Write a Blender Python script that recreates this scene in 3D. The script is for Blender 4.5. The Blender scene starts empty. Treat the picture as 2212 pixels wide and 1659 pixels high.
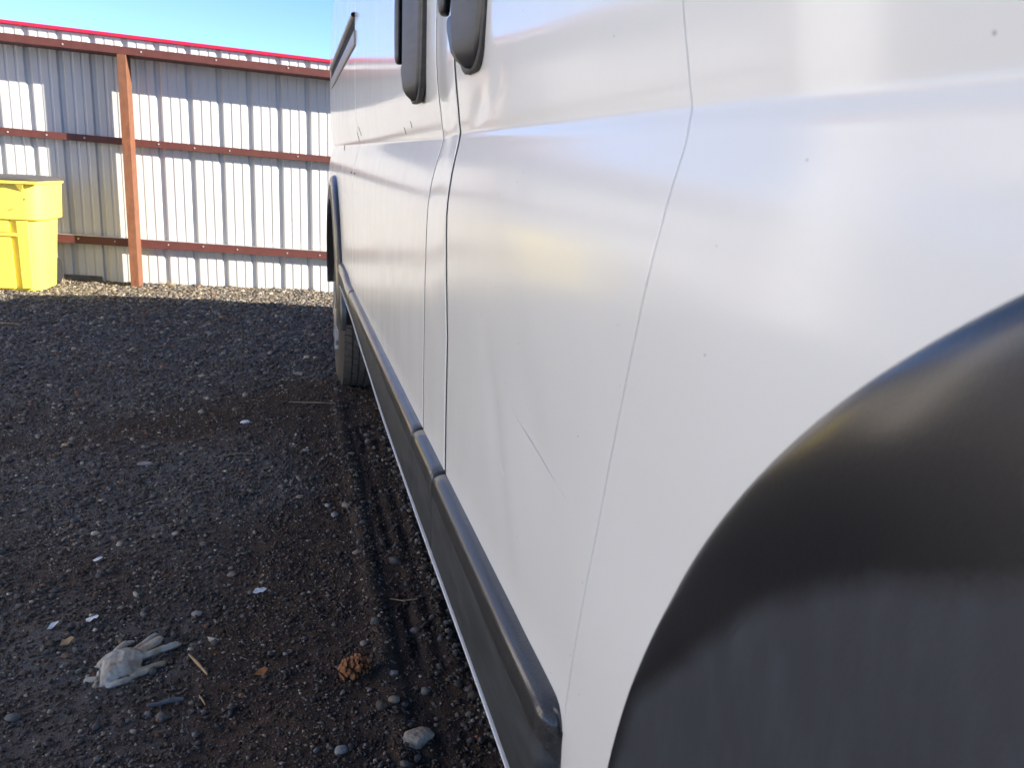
import bpy, bmesh, math, random
import numpy as np
from mathutils import Vector, Matrix
R_ = math.radians
rng = np.random.default_rng(7)
random.seed(7)
C = bpy.context.scene
COL = C.collection

# ------------------------------------------------------------------ camera, sky, sun, exposure
cd = bpy.data.cameras.new('camera'); cam = bpy.data.objects.new('camera', cd); COL.objects.link(cam)
cam.matrix_world = Matrix(((0.9692, 0.0165, -0.2457, 0), (-0.2423, 0.2410, -0.9398, 0), (0.0437, 0.9704, 0.2376, 1.1), (0, 0, 0, 1)))
cd.sensor_width = 36; cd.lens = 36*1850/2212; cd.clip_start = 0.02; cd.clip_end = 2000
cd.dof.use_dof = True; cd.dof.focus_distance = 1.9; cd.dof.aperture_fstop = 17
C.camera = cam
to_sun = Vector((2.2, -1.0, 0.9)).normalized()
w = bpy.data.worlds.new('World'); C.world = w; w.use_nodes = True
nt = w.node_tree; nt.nodes.clear()
sky = nt.nodes.new('ShaderNodeTexSky'); sky.sky_type = 'NISHITA'; sky.sun_disc = False
sky.sun_elevation = math.asin(to_sun.z); sky.sun_rotation = math.atan2(to_sun.x, to_sun.y)
sky.air_density = 0.5; sky.dust_density = 0.0; sky.ozone_density = 2.6; sky.altitude = 2500
bg = nt.nodes.new('ShaderNodeBackground'); bg.inputs['Strength'].default_value = 0.11
wo = nt.nodes.new('ShaderNodeOutputWorld')
nt.links.new(sky.outputs[0], bg.inputs[0]); nt.links.new(bg.outputs[0], wo.inputs[0])
sd = bpy.data.lights.new('sun', 'SUN'); sd.energy = 4.1; sd.angle = R_(0.53); sd.color = (1.0, 0.90, 0.76)
sun = bpy.data.objects.new('sun', sd); COL.objects.link(sun)
sun.rotation_euler = to_sun.to_track_quat('Z', 'Y').to_euler(); sun.location = (8, -5, 8)
C.view_settings.view_transform = 'Standard'; C.view_settings.look = 'None'
C.view_settings.exposure = 1.92; C.view_settings.gamma = 1.0; C.view_settings.use_curve_mapping = False
C.cycles.max_bounces = 8; C.cycles.glossy_bounces = 5; C.cycles.diffuse_bounces = 4
C.cycles.use_denoising = True

# ------------------------------------------------------------------ materials
def new_mat(name):
    m = bpy.data.materials.new(name); m.use_nodes = True
    t = m.node_tree; b = t.nodes['Principled BSDF']
    return m, t, b
def nd(t, typ, **kw):
    n = t.nodes.new(typ)
    for k, v in kw.items():
        if k in n.inputs: n.inputs[k].default_value = v
        else: setattr(n, k, v)
    return n
def coords(t, scale=(1, 1, 1), kind='Object'):
    c = t.nodes.new('ShaderNodeTexCoord'); m = t.nodes.new('ShaderNodeMapping'); m.inputs['Scale'].default_value = scale
    t.links.new(c.outputs[kind], m.inputs[0]); return m.outputs[0]
def noise(t, vec, scale, detail=4, rough=.5):
    n = nd(t, 'ShaderNodeTexNoise', Scale=scale, Detail=detail, Roughness=rough); t.links.new(vec, n.inputs['Vector']); return n.outputs['Fac']
def ramp(t, fac, stops):
    r = t.nodes.new('ShaderNodeValToRGB'); e = r.color_ramp.elements
    while len(e) < len(stops): e.new(0.5)
    for i, (p, c) in enumerate(stops):
        e[i].position = p; e[i].color = (c, c, c, 1) if not hasattr(c, '__len__') else (*c, 1)
    t.links.new(fac, r.inputs[0]); return r.outputs[0]
def mix(t, fac, a, b):
    m = t.nodes.new('ShaderNodeMix'); m.data_type = 'RGBA'
    def put(s, v):
        if isinstance(v, bpy.types.NodeSocket): t.links.new(v, s)
        elif hasattr(v, '__len__'): s.default_value = (*v, 1)
        else: s.default_value = v
    put(m.inputs['Factor'], fac); put(m.inputs['A'], a); put(m.inputs['B'], b); return m.outputs['Result']
def math_(t, op, a, b=0.0):
    m = t.nodes.new('ShaderNodeMath'); m.operation = op
    for s, v in zip(m.inputs, (a, b)):
        if isinstance(v, bpy.types.NodeSocket): t.links.new(v, s)
        else: s.default_value = v
    return m.outputs[0]
def bump(t, b, h, strength, dist):
    n = nd(t, 'ShaderNodeBump', Strength=strength, Distance=dist); t.links.new(h, n.inputs['Height'])
    if b is not None: t.links.new(n.outputs[0], b.inputs['Normal'])
    return n
def simple(name, col, rough=.6, metal=0, nscale=0, namp=.15, bstr=0, bscale=80, bdist=.002, coat=0):
    m, t, b = new_mat(name)
    b.inputs['Base Color'].default_value = (*col, 1); b.inputs['Roughness'].default_value = rough
    b.inputs['Metallic'].default_value = metal; b.inputs['Coat Weight'].default_value = coat
    if nscale:
        v = coords(t); n = noise(t, v, nscale, 5, .6)
        t.links.new(mix(t, n, [c*(1-namp*1.6) for c in col], [min(1, c*(1+namp*1.6)) for c in col]), b.inputs['Base Color'])
    if bstr:
        v = coords(t); bump(t, b, noise(t, v, bscale, 3), bstr, bdist)
    return m

def make_paint():
    m, t, b = new_mat('white_paint')
    v = coords(t)
    dirt = noise(t, coords(t, (1, 1, 2.2)), 2.6, 5, .55)
    base = mix(t, ramp(t, dirt, [(.42, 0), (.75, .5)]), (.86, .855, .80), (.82, .81, .75))
    # dust film low on the body (a real dirt band), and small chips and specks
    sep = t.nodes.new('ShaderNodeSeparateXYZ'); t.links.new(v, sep.inputs[0])
    vor = nd(t, 'ShaderNodeTexVoronoi', Scale=44.0, Randomness=1.0); t.links.new(v, vor.inputs['Vector'])
    wn = noise(t, v, 9, 2)
    dots = math_(t, 'MULTIPLY', math_(t, 'LESS_THAN', vor.outputs['Distance'], .036), math_(t, 'GREATER_THAN', wn, .44))
    base = mix(t, math_(t, 'MULTIPLY', dots, .62), base, (.20, .17, .13))
    t.links.new(base, b.inputs['Base Color'])
    b.inputs['Roughness'].default_value = .42
    b.inputs['Specular IOR Level'].default_value = .3
    b.inputs['Coat Weight'].default_value = .8; b.inputs['Coat IOR'].default_value = 1.42
    smudge = noise(t, coords(t, (1, 2.0, 1)), 5, 6, .6)
    zr = nd(t, 'ShaderNodeMapRange'); zr.inputs['From Min'].default_value = .98; zr.inputs['From Max'].default_value = 1.2; zr.inputs['To Min'].default_value = .115; zr.inputs['To Max'].default_value = .0; t.links.new(sep.outputs[2], zr.inputs['Value'])
    cr = math_(t, 'ADD', ramp(t, smudge, [(.35, .07), (.8, .15)]), zr.outputs[0])
    t.links.new(cr, b.inputs['Coat Roughness'])
    h = math_(t, 'ADD', math_(t, 'MULTIPLY', noise(t, v, 3.2, 2), 1.0), math_(t, 'MULTIPLY', noise(t, v, 260, 1), .012))
    n = bump(t, b, h, .35, .004); t.links.new(n.outputs[0], b.inputs['Coat Normal'])
    return m
def make_plastic(name, base, dust, dust_amt, rough, grain=1.0, coat=0.0, gd=.0013):
    m, t, b = new_mat(name)
    v = coords(t)
    s1 = noise(t, coords(t, (3, 3.5, 22)), 3.0, 6, .65)
    s2 = noise(t, coords(t, (3, 14, 3)), 2.2, 6, .6)
    st = math_(t, 'MULTIPLY', ramp(t, s1, [(.38, 0), (.75, 1)]), ramp(t, s2, [(.25, .25), (.8, 1)]))
    fine = noise(t, v, 420, 2, .5)
    f = math_(t, 'MULTIPLY', math_(t, 'ADD', math_(t, 'MULTIPLY', st, 1.3), math_(t, 'MULTIPLY', fine, .35)), dust_amt)
    t.links.new(mix(t, f, base, dust), b.inputs['Base Color'])
    t.links.new(ramp(t, s2, [(.2, rough), (.9, rough+.12)]), b.inputs['Roughness'])
    b.inputs['Specular IOR Level'].default_value = .5; b.inputs['Coat Weight'].default_value = coat; b.inputs['Coat Roughness'].default_value = .17; b.inputs['Coat IOR'].default_value = 1.6
    g = math_(t, 'ADD', math_(t, 'MULTIPLY', noise(t, v, 520, 3, .65), .8), math_(t, 'MULTIPLY', noise(t, v, 1900, 1), .2))
    bump(t, b, g, min(1, .55*grain), gd)
    return m
def make_arch():
    m, t, b = new_mat('moulded_arch_plastic')
    v = coords(t); at = nd(t, 'ShaderNodeAttribute', attribute_name='flatness')
    jag = noise(t, coords(t, (80, 80, 80)), 4.0, 2, .5); big = noise(t, v, 14, 2)
    a = math_(t, 'ADD', at.outputs['Fac'], math_(t, 'MULTIPLY', math_(t, 'SUBTRACT', jag, .5), .032)); a = math_(t, 'ADD', a, math_(t, 'MULTIPLY', math_(t, 'SUBTRACT', big, .5), .03))
    f = ramp(t, a, [(.50, 0), (.535, 1)])
    rm = coords(t, (4, 26, 9)); rm.node.inputs['Rotation'].default_value = (R_(-38), 0, 0)
    st = ramp(t, noise(t, rm, 2.0, 6, .65), [(.45, 0), (.8, .55)])
    dusty = mix(t, st, (.034, .037, .045), (.074, .084, .100)); dusty = mix(t, math_(t, 'MULTIPLY', noise(t, v, 7, 4), .5), dusty, (.05, .055, .064))
    t.links.new(mix(t, f, (.015, .015, .016), dusty), b.inputs['Base Color'])
    t.links.new(ramp(t, f, [(0, .30), (1, .62)]), b.inputs['Roughness']); b.inputs['Specular IOR Level'].default_value = .35
    t.links.new(ramp(t, f, [(0, .7), (1, 0)]), b.inputs['Coat Weight']); b.inputs['Coat Roughness'].default_value = .2
    bump(t, b, math_(t, 'ADD', noise(t, v, 650, 2, .6), math_(t, 'MULTIPLY', noise(t, v, 2000, 1), .4)), .25, .0007)
    return m
def make_ground():
    m, t, b = new_mat('cinder_ground')
    v = coords(t)
    n1 = noise(t, v, 1.3, 4, .55); n2 = noise(t, v, 34, 6, .65); n3 = noise(t, v, 190, 4, .7)
    at = nd(t, 'ShaderNodeAttribute', attribute_name='mud')
    gv = mix(t, n3, (.065, .063, .066), (.21, .205, .20))
    md = mix(t, n2, (.040, .028, .021), (.125, .088, .066))
    mf = math_(t, 'ADD', at.outputs['Fac'], math_(t, 'MULTIPLY', math_(t, 'SUBTRACT', n2, .5), .9))
    c = mix(t, ramp(t, mf, [(.3, 0), (.7, 1)]), gv, md)
    c = mix(t, math_(t, 'MULTIPLY', ramp(t, noise(t, v, 420, 2, .5), [(.66, 0), (.74, 1)]), .55), c, (.24, .23, .22))
    t.links.new(c, b.inputs['Base Color']); b.inputs['Roughness'].default_value = .93; b.inputs['Specular IOR Level'].default_value = .25
    bump(t, b, math_(t, 'ADD', n3, math_(t, 'MULTIPLY', n2, .8)), .9, .008)
    return m
def make_stone():
    m, t, b = new_mat('gravel_stone')
    at = nd(t, 'ShaderNodeAttribute', attribute_name='Col')
    v = coords(t); n = noise(t, v, 160, 3, .6)
    x = t.nodes.new('ShaderNodeMix'); x.data_type = 'RGBA'; x.blend_type = 'MULTIPLY'; x.inputs['Factor'].default_value = 1
    t.links.new(at.outputs['Color'], x.inputs['A']); t.links.new(ramp(t, n, [(.3, .62), (.7, 1)]), x.inputs['B'])
    t.links.new(x.outputs['Result'], b.inputs['Base Color']); b.inputs['Roughness'].default_value = .8
    b.inputs['Specular IOR Level'].default_value = .35
    return m
def make_rust():
    m, t, b = new_mat('rusty_steel')
    v = coords(t, (1, 1, .5)); n = noise(t, v, 24, 8, .7); n2 = noise(t, v, 4, 4)
    c = mix(t, ramp(t, n, [(.35, 0), (.7, 1)]), (.11, .040, .020), (.23, .085, .035))
    c = mix(t, ramp(t, n2, [(.4, 0), (.7, .6)]), c, (.16, .075, .042))
    t.links.new(c, b.inputs['Base Color']); b.inputs['Roughness'].default_value = .8; bump(t, b, n, .4, .002)
    return m
def make_sheet():
    m, t, b = new_mat('white_sheet_metal')
    v = coords(t, (4, 4, .6)); n = noise(t, v, 3, 6, .6)
    c = mix(t, n, (.49, .495, .495), (.56, .56, .555))
    g = noise(t, coords(t, (9, 9, .35)), 4, 5, .6)
    c = mix(t, ramp(t, g, [(.55, 0), (.8, .35)]), c, (.46, .44, .40))
    t.links.new(c, b.inputs['Base Color']); b.inputs['Roughness'].default_value = .42; b.inputs['Specular IOR Level'].default_value = .4
    return m
def make_glove():
    m, t, b = new_mat('dirty_glove')
    v = coords(t); n = noise(t, v, 22, 5, .6); n2 = noise(t, v, 420, 2)
    c = mix(t, ramp(t, n, [(.36, 0), (.62, 1)]), (.42, .415, .38), (.23, .19, .135))
    t.links.new(c, b.inputs['Base Color']); b.inputs['Roughness'].default_value = .9
    bump(t, b, math_(t, 'ADD', n2, math_(t, 'MULTIPLY', noise(t, v, 55, 3), 2)), .6, .0015)
    return m
M = dict(
    paint=make_paint(),
    trim=make_plastic('black_trim_edge', (.012, .013, .015), (.045, .043, .04), .35, .26, 1.8, .65, .0020),
    face=make_plastic('dusty_trim_face', (.018, .020, .022), (.085, .095, .10), .6, .50, .5),
    arch=make_arch(),
    handle=make_plastic('handle_plastic', (.020, .021, .024), (.09, .085, .08), .4, .36, .45),
    gasket=make_plastic('weathered_gasket', (.045, .043, .04), (.13, .12, .105), .8, .6, .5),
    pale_paint=simple('bare_filler', (.93, .92, .88), .3, coat=.6), scratch=simple('scratched_primer', (.70, .69, .67), .6),
    dark=simple('dark_void', (.012, .012, .013), .9),
    glass=simple('dark_glass', (.01, .012, .014), .05, coat=1),
    rubber=simple('tyre_rubber', (.12, .105, .09), .82, nscale=30, namp=.3, bstr=.4, bscale=300, bdist=.001),
    rubber_side=simple('tyre_sidewall', (.075, .067, .058), .85, nscale=18, namp=.3, bstr=.3, bscale=200, bdist=.001),
    silver=simple('hub_cap_silver', (.55, .55, .54), .38, .6, nscale=20, namp=.2),
    grey=simple('track_cover_grey', (.36, .345, .325), .45, 0, nscale=20, namp=.15),
    ground=make_ground(), stone=make_stone(), rust=make_rust(), sheet=make_sheet(), glove=make_glove(),
    red=simple('red_cap_paint', (.50, .012, .045), .4, nscale=8, namp=.1),
    primer=simple('red_oxide_primer', (.10, .028, .022), .6, nscale=14, namp=.25, bstr=.2, bscale=60),
    yellow=simple('yellow_plastic', (.95, .75, .11), .42, nscale=6, namp=.06, bstr=.08, bscale=40),
    lid=simple('grey_lid', (.09, .088, .09), .5, nscale=10, namp=.2),
    screw=simple('screw_head', (.62, .60, .56), .35, .7),
    cone=simple('pine_cone_brown', (.24, .095, .032), .75, nscale=90, namp=.5, bstr=.5, bscale=300, bdist=.001),
    cone_dark=simple('pine_cone_core', (.05, .025, .014), .9),
    paper=simple('white_scrap', (.62, .65, .70), .7, nscale=60, namp=.12),
    straw=simple('dry_straw', (.22, .17, .115), .8, nscale=50, namp=.3),
    strip=simple('grey_rubber_strip', (.085, .10, .115), .55, nscale=40, namp=.25),
    leaf=simple('dark_leaf', (.075, .06, .045), .8, nscale=60, namp=.3),
    chip=simple('wood_chip', (.36, .25, .13), .8, nscale=80, namp=.3),
    pale=simple('pale_stone', (.24, .238, .232), .85, nscale=70, namp=.3, bstr=.5, bscale=120, bdist=.002),
    slab=simple('pale_rough_stone', (.30, .265, .22), .9, nscale=60, namp=.4, bstr=.9, bscale=90, bdist=.006),
    tan=simple('tan_stone', (.23, .20, .16), .85, nscale=60, namp=.3, bstr=.5, bscale=120, bdist=.002),
    shed_sheet=simple('bounce_white_sheet', (.86, .855, .83), .5, nscale=1.2, namp=.04),  # white of the added shed, raised to bounce light onto the van
    wood=simple('old_plank', (.11, .10, .09), .85, nscale=20, namp=.3),
    grass=simple('dry_grass', (.42, .34, .18), .85, nscale=20, namp=.3),
    wall=simple('grey_building_cladding', (.30, .315, .32), .5, nscale=1.5, namp=.1),
)

# ------------------------------------------------------------------ helpers
def link(name, me, m, parent=None, smooth=False, loc=None):
    if m is not None and not me.materials: me.materials.append(m)
    if smooth: me.polygons.foreach_set('use_smooth', [True]*len(me.polygons))
    o = bpy.data.objects.new(name, me); COL.objects.link(o)
    if loc: o.location = loc
    if parent is not None: o.parent = parent
    return o
def mesh(name, V, F, m, parent=None, smooth=False, loc=None, mats=None, fm=None):
    me = bpy.data.meshes.new(name); me.from_pydata([tuple(map(float, v)) for v in V], [], F)
    if mats:
        for q in mats: me.materials.append(q)
        me.polygons.foreach_set('material_index', fm)
    me.update()
    return link(name, me, m, parent, smooth, loc)
def tag(o, label, cat, group=None, kind=None):
    o['label'] = label; o['category'] = cat
    if group: o['group'] = group
    if kind: o['kind'] = kind
    return o
def empty(name, loc=(0, 0, 0), rz=0):
    o = bpy.data.objects.new(name, None); o.location = loc; o.rotation_euler.z = rz; o.empty_display_size = .1
    COL.objects.link(o); return o
def grid(name, P, m, parent=None, smooth=True, loc=None, close_u=False, flip=False):
    """P: (nu, nv, 3)"""
    nu, nv, _ = P.shape; F = []
    for i in range(nu if close_u else nu-1):
        for j in range(nv-1):
            a, b, c, d = i*nv+j, ((i+1) % nu)*nv+j, ((i+1) % nu)*nv+j+1, i*nv+j+1
            F.append((d, c, b, a) if flip else (a, b, c, d))
    return mesh(name, P.reshape(-1, 3), F, m, parent, smooth, loc)
def bevel_box(name, lo, hi, m, parent=None, r=.004, seg=2, smooth=True):
    bm = bmesh.new(); bmesh.ops.create_cube(bm, size=1)
    for v in bm.verts:
        v.co = Vector([(lo[i]+hi[i])/2 + v.co[i]*(hi[i]-lo[i]) for i in range(3)])
    if r: bmesh.ops.bevel(bm, geom=bm.edges[:], offset=r, segments=seg, affect='EDGES', profile=.5)
    me = bpy.data.meshes.new(name); bm.to_mesh(me); bm.free()
    o = link(name, me, m, parent, False)
    return o
def smooth01(x): x = np.clip(x, 0, 1); return x*x*(3-2*x)
_tabs = {}
def vnoise(x, y, seed=0):
    if seed not in _tabs: _tabs[seed] = np.random.default_rng(seed+100).random((256, 256))
    T = _tabs[seed]; xi = np.floor(x).astype(int); yi = np.floor(y).astype(int); fx = x-xi; fy = y-yi
    fx = fx*fx*(3-2*fx); fy = fy*fy*(3-2*fy)
    g = lambda a, b: T[a % 256, b % 256]
    return (g(xi, yi)*(1-fx)+g(xi+1, yi)*fx)*(1-fy)+(g(xi, yi+1)*(1-fx)+g(xi+1, yi+1)*fx)*fy
def fbm(x, y, f, n=4, seed=0):
    s = 0; a = 1; t = 0
    for i in range(n): s = s+a*vnoise(x*f, y*f, seed+i); t += a; a *= .55; f *= 2.03
    return s/t
def pchip(xs, ys):
    xs = np.array(xs, float); ys = np.array(ys, float); h = np.diff(xs); d = np.diff(ys)/h
    mm = np.zeros_like(xs); mm[0] = d[0]; mm[-1] = d[-1]
    for i in range(1, len(xs)-1):
        if d[i-1]*d[i] > 0:
            w1 = 2*h[i]+h[i-1]; w2 = h[i]+2*h[i-1]; mm[i] = (w1+w2)/(w1/d[i-1]+w2/d[i])
    def f(x):
        x = np.asarray(x, float); i = np.clip(np.searchsorted(xs, x)-1, 0, len(xs)-2); t = (x-xs[i])/h[i]
        return ((2*t**3-3*t**2+1)*ys[i]+(t**3-2*t**2+t)*h[i]*mm[i]+(-2*t**3+3*t**2)*ys[i+1]+(t**3-t**2)*h[i]*mm[i+1])
    return f

# ------------------------------------------------------------------ ground
def slope(X, Y): return -(.03+.040*(np.clip(X, -6, 6)+1.9))*smooth01((Y-6.2)/2.3)*np.where(Y > 0, 1, 0)
def mudmask(X, Y):
    m = fbm(X, Y, 1.7, 3, 3)
    m = (m-.5)*2.2
    near = smooth01((2.9-Y)/2.0)*.35
    rut = np.exp(-((X-.25)/.28)**2)*smooth01((4.6-Y)/.6)*.75
    patch = .8*np.exp(-((X+.45)/.33)**2-((Y-3.75)/.35)**2)+.7*np.exp(-((X-.02)/.22)**2-((Y-4.15)/.3)**2)
    far = -.55*smooth01((Y-4.2)/1.2)
    return np.clip(.33+m*.5+near+rut+patch+far, 0, 1)
def height(X, Y):
    z = slope(X, Y)
    vis = smooth01((12-np.hypot(X, Y-3))/4)
    z = z+vis*((fbm(X, Y, .8, 3, 11)-.5)*.035+(fbm(X, Y, 7, 4, 21)-.5)*.016)
    mud = mudmask(X, Y)
    z = z+vis*(fbm(X, Y, 26, 3, 31)-.5)*(.006+.008*mud)
    # wheel rut with tread marks, in front of the rear tyre
    k = smooth01((4.35-Y)/.5)
    u = X-.325
    pr = smooth01((.115-np.abs(u))/.03)
    tread = .006*np.clip(np.cos(u*2*math.pi/.052)*1.6, -1, 1)
    lug = .002*np.cos(Y*2*math.pi/.034+np.abs(u)*60)*(1-smooth01((3.4-Y)/1.2)*.6)
    z = z-k*pr*(.011+(tread*1.1+lug*1.2)*smooth01((fbm(X, Y, 2.6, 2, 77)-.36)/.3))
    z = z+k*.011*np.exp(-((np.abs(u)-.155)/.018)**2)*0+k*.008*np.exp(-((np.abs(u)-.135)/.016)**2)
    flat = smooth01((1.2-Y)/.5)
    return z
def axis(lo, hi, step, outer):
    a = np.arange(lo, hi+step/2, step); L = []; R = []; s = step; x = lo
    while x > -outer: s *= 1.28; x -= s; L.append(x)
    s = step; x = hi
    while x < outer: s *= 1.28; x += s; R.append(x)
    return np.array(L[::-1]+list(a)+R)
gx = axis(-3.2, .75, .0125, 400); gy = axis(.9, 9.1, .0150, 400)
GX, GY = np.meshgrid(gx, gy, indexing='ij'); GZ = height(GX, GY)
nx, ny = GX.shape
me = bpy.data.meshes.new('ground')
me.vertices.add(nx*ny); me.vertices.foreach_set('co', np.stack([GX, GY, GZ], -1).astype(np.float32).ravel())
I, J = np.meshgrid(np.arange(nx-1), np.arange(ny-1), indexing='ij'); a = (I*ny+J).ravel()
Q = np.stack([a, a+ny, a+ny+1, a+1], -1).astype(np.int32)
me.loops.add(Q.size); me.loops.foreach_set('vertex_index', Q.ravel())
me.polygons.add(len(Q)); me.polygons.foreach_set('loop_start', np.arange(0, Q.size, 4, dtype=np.int32))
me.polygons.foreach_set('loop_total', np.full(len(Q), 4, dtype=np.int32)); me.update(calc_edges=True)
at = me.attributes.new('mud', 'FLOAT', 'POINT'); at.data.foreach_set('value', mudmask(GX, GY).astype(np.float32).ravel())
g = link('ground', me, M['ground'], None, True); g['kind'] = 'structure'

def ico_base():
    bm = bmesh.new(); bmesh.ops.create_icosphere(bm, subdivisions=1, radius=1)
    V = np.array([v.co[:] for v in bm.verts]); F = np.array([[v.index for v in f.verts] for f in bm.faces]); bm.free(); return V, F
ICO = ico_base()
OCT = (np.array([(1, 0, 0), (-1, 0, 0), (0, 1, 0), (0, -1, 0), (0, 0, 1), (0, 0, -1)], float), np.array([(0, 2, 4), (2, 1, 4), (1, 3, 4), (3, 0, 4), (2, 0, 5), (1, 2, 5), (3, 1, 5), (0, 3, 5)]))
def stones(name, n, region, size, palette, dens, flat=(.45, .85), sink=.35, smooth=True, label=None, base=None, tint=1.35):
    IV, IF = base or ICO; nv = len(IV)
    X = np.empty(0); Y = np.empty(0)
    while len(X) < n:
        x = rng.uniform(region[0], region[1], n); y = rng.uniform(region[2], region[3], n)
        k = (rng.random(n) < dens(x, y)); X = np.r_[X, x[k]]; Y = np.r_[Y, y[k]]
    X = X[:n]; Y = Y[:n]
    s = size(n, X, Y)
    sc = np.stack([s*rng.uniform(.75, 1.35, n), s*rng.uniform(.6, 1.0, n), s*rng.uniform(*flat, n)], -1)
    jit = 1+rng.normal(0, .17, (n, nv, 1))
    P = IV[None]*jit*sc[:, None, :]
    th = rng.uniform(0, 2*np.pi, n); tl = rng.normal(0, .35, n)
    c, s_ = np.cos(tl), np.sin(tl)
    y2 = P[..., 1]*c[:, None]-P[..., 2]*s_[:, None]; z2 = P[..., 1]*s_[:, None]+P[..., 2]*c[:, None]
    c, s_ = np.cos(th), np.sin(th)
    x3 = P[..., 0]*c[:, None]-y2*s_[:, None]; y3 = P[..., 0]*s_[:, None]+y2*c[:, None]
    Z = height(X, Y)+sc[:, 2]*(1-2*sink)
    P = np.stack([x3+X[:, None], y3+Y[:, None], z2+Z[:, None]], -1).reshape(-1, 3)
    F = (IF[None]+(np.arange(n)*nv)[:, None, None]).reshape(-1, 3)
    me = bpy.data.meshes.new(name); me.vertices.add(len(P)); me.vertices.foreach_set('co', P.astype(np.float32).ravel())
    me.loops.add(F.size); me.loops.foreach_set('vertex_index', F.astype(np.int32).ravel())
    me.polygons.add(len(F)); me.polygons.foreach_set('loop_start', np.arange(0, F.size, 3, dtype=np.int32))
    me.polygons.foreach_set('loop_total', np.full(len(F), 3, dtype=np.int32)); me.update(calc_edges=True)
    pal = np.array([p[1:] for p in palette]); pw = np.array([p[0] for p in palette]); pw = pw/pw.sum()
    col = pal[rng.choice(len(pal), n, p=pw)]*tint*np.array([1.07, 1.0, .90])*rng.uniform(.65, 1.3, (n, 1))
    col = np.concatenate([np.repeat(col, nv, 0), np.ones((n*nv, 1))], -1)
    ca = me.color_attributes.new('Col', 'FLOAT_COLOR', 'POINT'); ca.data.foreach_set('color', np.clip(col, 0, 1).astype(np.float32).ravel())
    o = link(name, me, M['stone'], None, smooth); o['kind'] = 'stuff'; o['label'] = label; o['category'] = 'gravel'
    return o
pal = [(5, .070, .072, .078), (4, .045, .044, .046), (3, .105, .108, .112), (2, .075, .058, .048), (1.2, .16, .16, .155), (.5, .24, .23, .21), (.35, .17, .085, .05)]
def d_gravel(x, y):
    v = np.abs(x) < (.55*y+.45)
    return np.where(v, np.clip(1.05-mudmask(x, y)*.95, .08, 1), .02)*np.where(x < .75, 1, 0)
stones('gravel', 90000, (-3.6, .75, 1.15, 8.75), lambda n, x, y: np.clip(rng.lognormal(math.log(.0047), .45, n), .0018, .015)*(.85+.28*np.clip(y-2, 0, 5)/2.2), pal, d_gravel,
       label='dark crushed gravel covering the yard ground', sink=.25, tint=1.5, smooth=False)
soil = [(4, .038, .029, .023), (3, .062, .047, .038), (3, .060, .058, .060), (2.2, .095, .090, .088), (1, .16, .152, .145), (.3, .30, .29, .27)]
def d_near(x, y): return np.where(np.abs(x) < .55*y+.12, 1, 0)*np.clip(1.25-y*.22, 0, 1)*np.where(x < .6, 1, 0)*(.55+.45*smooth01((fbm(x, y, 9, 3, 61)-.35)/.25))
stones('fine_gravel', 75000, (-2.2, .6, 1.15, 5.0), lambda n, x, y: np.clip(rng.lognormal(math.log(.0030), .42, n), .0014, .009), soil, d_near, sink=.15, smooth=False, base=OCT, tint=1.65,
       label='fine grit and soil crumbs covering the near ground')
pal2 = [(2, .10, .105, .11), (3, .07, .07, .072), (1, .15, .145, .135), (.4, .24, .23, .22), (.5, .12, .08, .055)]
stones('loose_pebbles', 1300, (-3.4, .7, 1.2, 8.7), lambda n, x, y: np.clip(rng.lognormal(math.log(.0075), .35, n), .005, .018), pal2,
       lambda x, y: np.where(np.abs(x) < .55*y+.45, .5, 0)*1.0, sink=.3, smooth=False, label='scattered larger pebbles lying on the dark ground')
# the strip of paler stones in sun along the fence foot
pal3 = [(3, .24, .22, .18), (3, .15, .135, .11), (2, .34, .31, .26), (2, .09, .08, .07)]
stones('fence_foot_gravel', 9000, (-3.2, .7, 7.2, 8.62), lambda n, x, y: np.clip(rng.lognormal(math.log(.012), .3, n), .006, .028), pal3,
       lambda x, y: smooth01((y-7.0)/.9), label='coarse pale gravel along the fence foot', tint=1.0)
pal4 = [(3, .10, .10, .10), (1.5, .22, .215, .20), (2, .055, .048, .042)]
stones('rut_edge_gravel', 900, (.16, .52, 1.3, 3.6), lambda n, x, y: np.clip(rng.lognormal(math.log(.0062), .45, n), .003, .016), pal4,
       lambda x, y: np.exp(-((x-.40)/.06)**2)+.35*np.exp(-((x-.12)/.05)**2), sink=.2, smooth=False, label='grey gravel pushed up beside the wheel rut')

# ------------------------------------------------------------------ fence at the back of the yard
FY = 8.65
fence = tag(empty('metal_fence', (-1.39, FY, 0)), 'white ribbed metal fence with dark red rails and a red cap at the yard back', 'fence')
def FT(x): return 2.115-.046*(x+1.0)     # cap top
def FBASE(x): return -.055-.046*(x+1.16)
def rel(par, V): return [(v[0]-par.location.x, v[1]-par.location.y, v[2]-par.location.z) for v in V]
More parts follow.
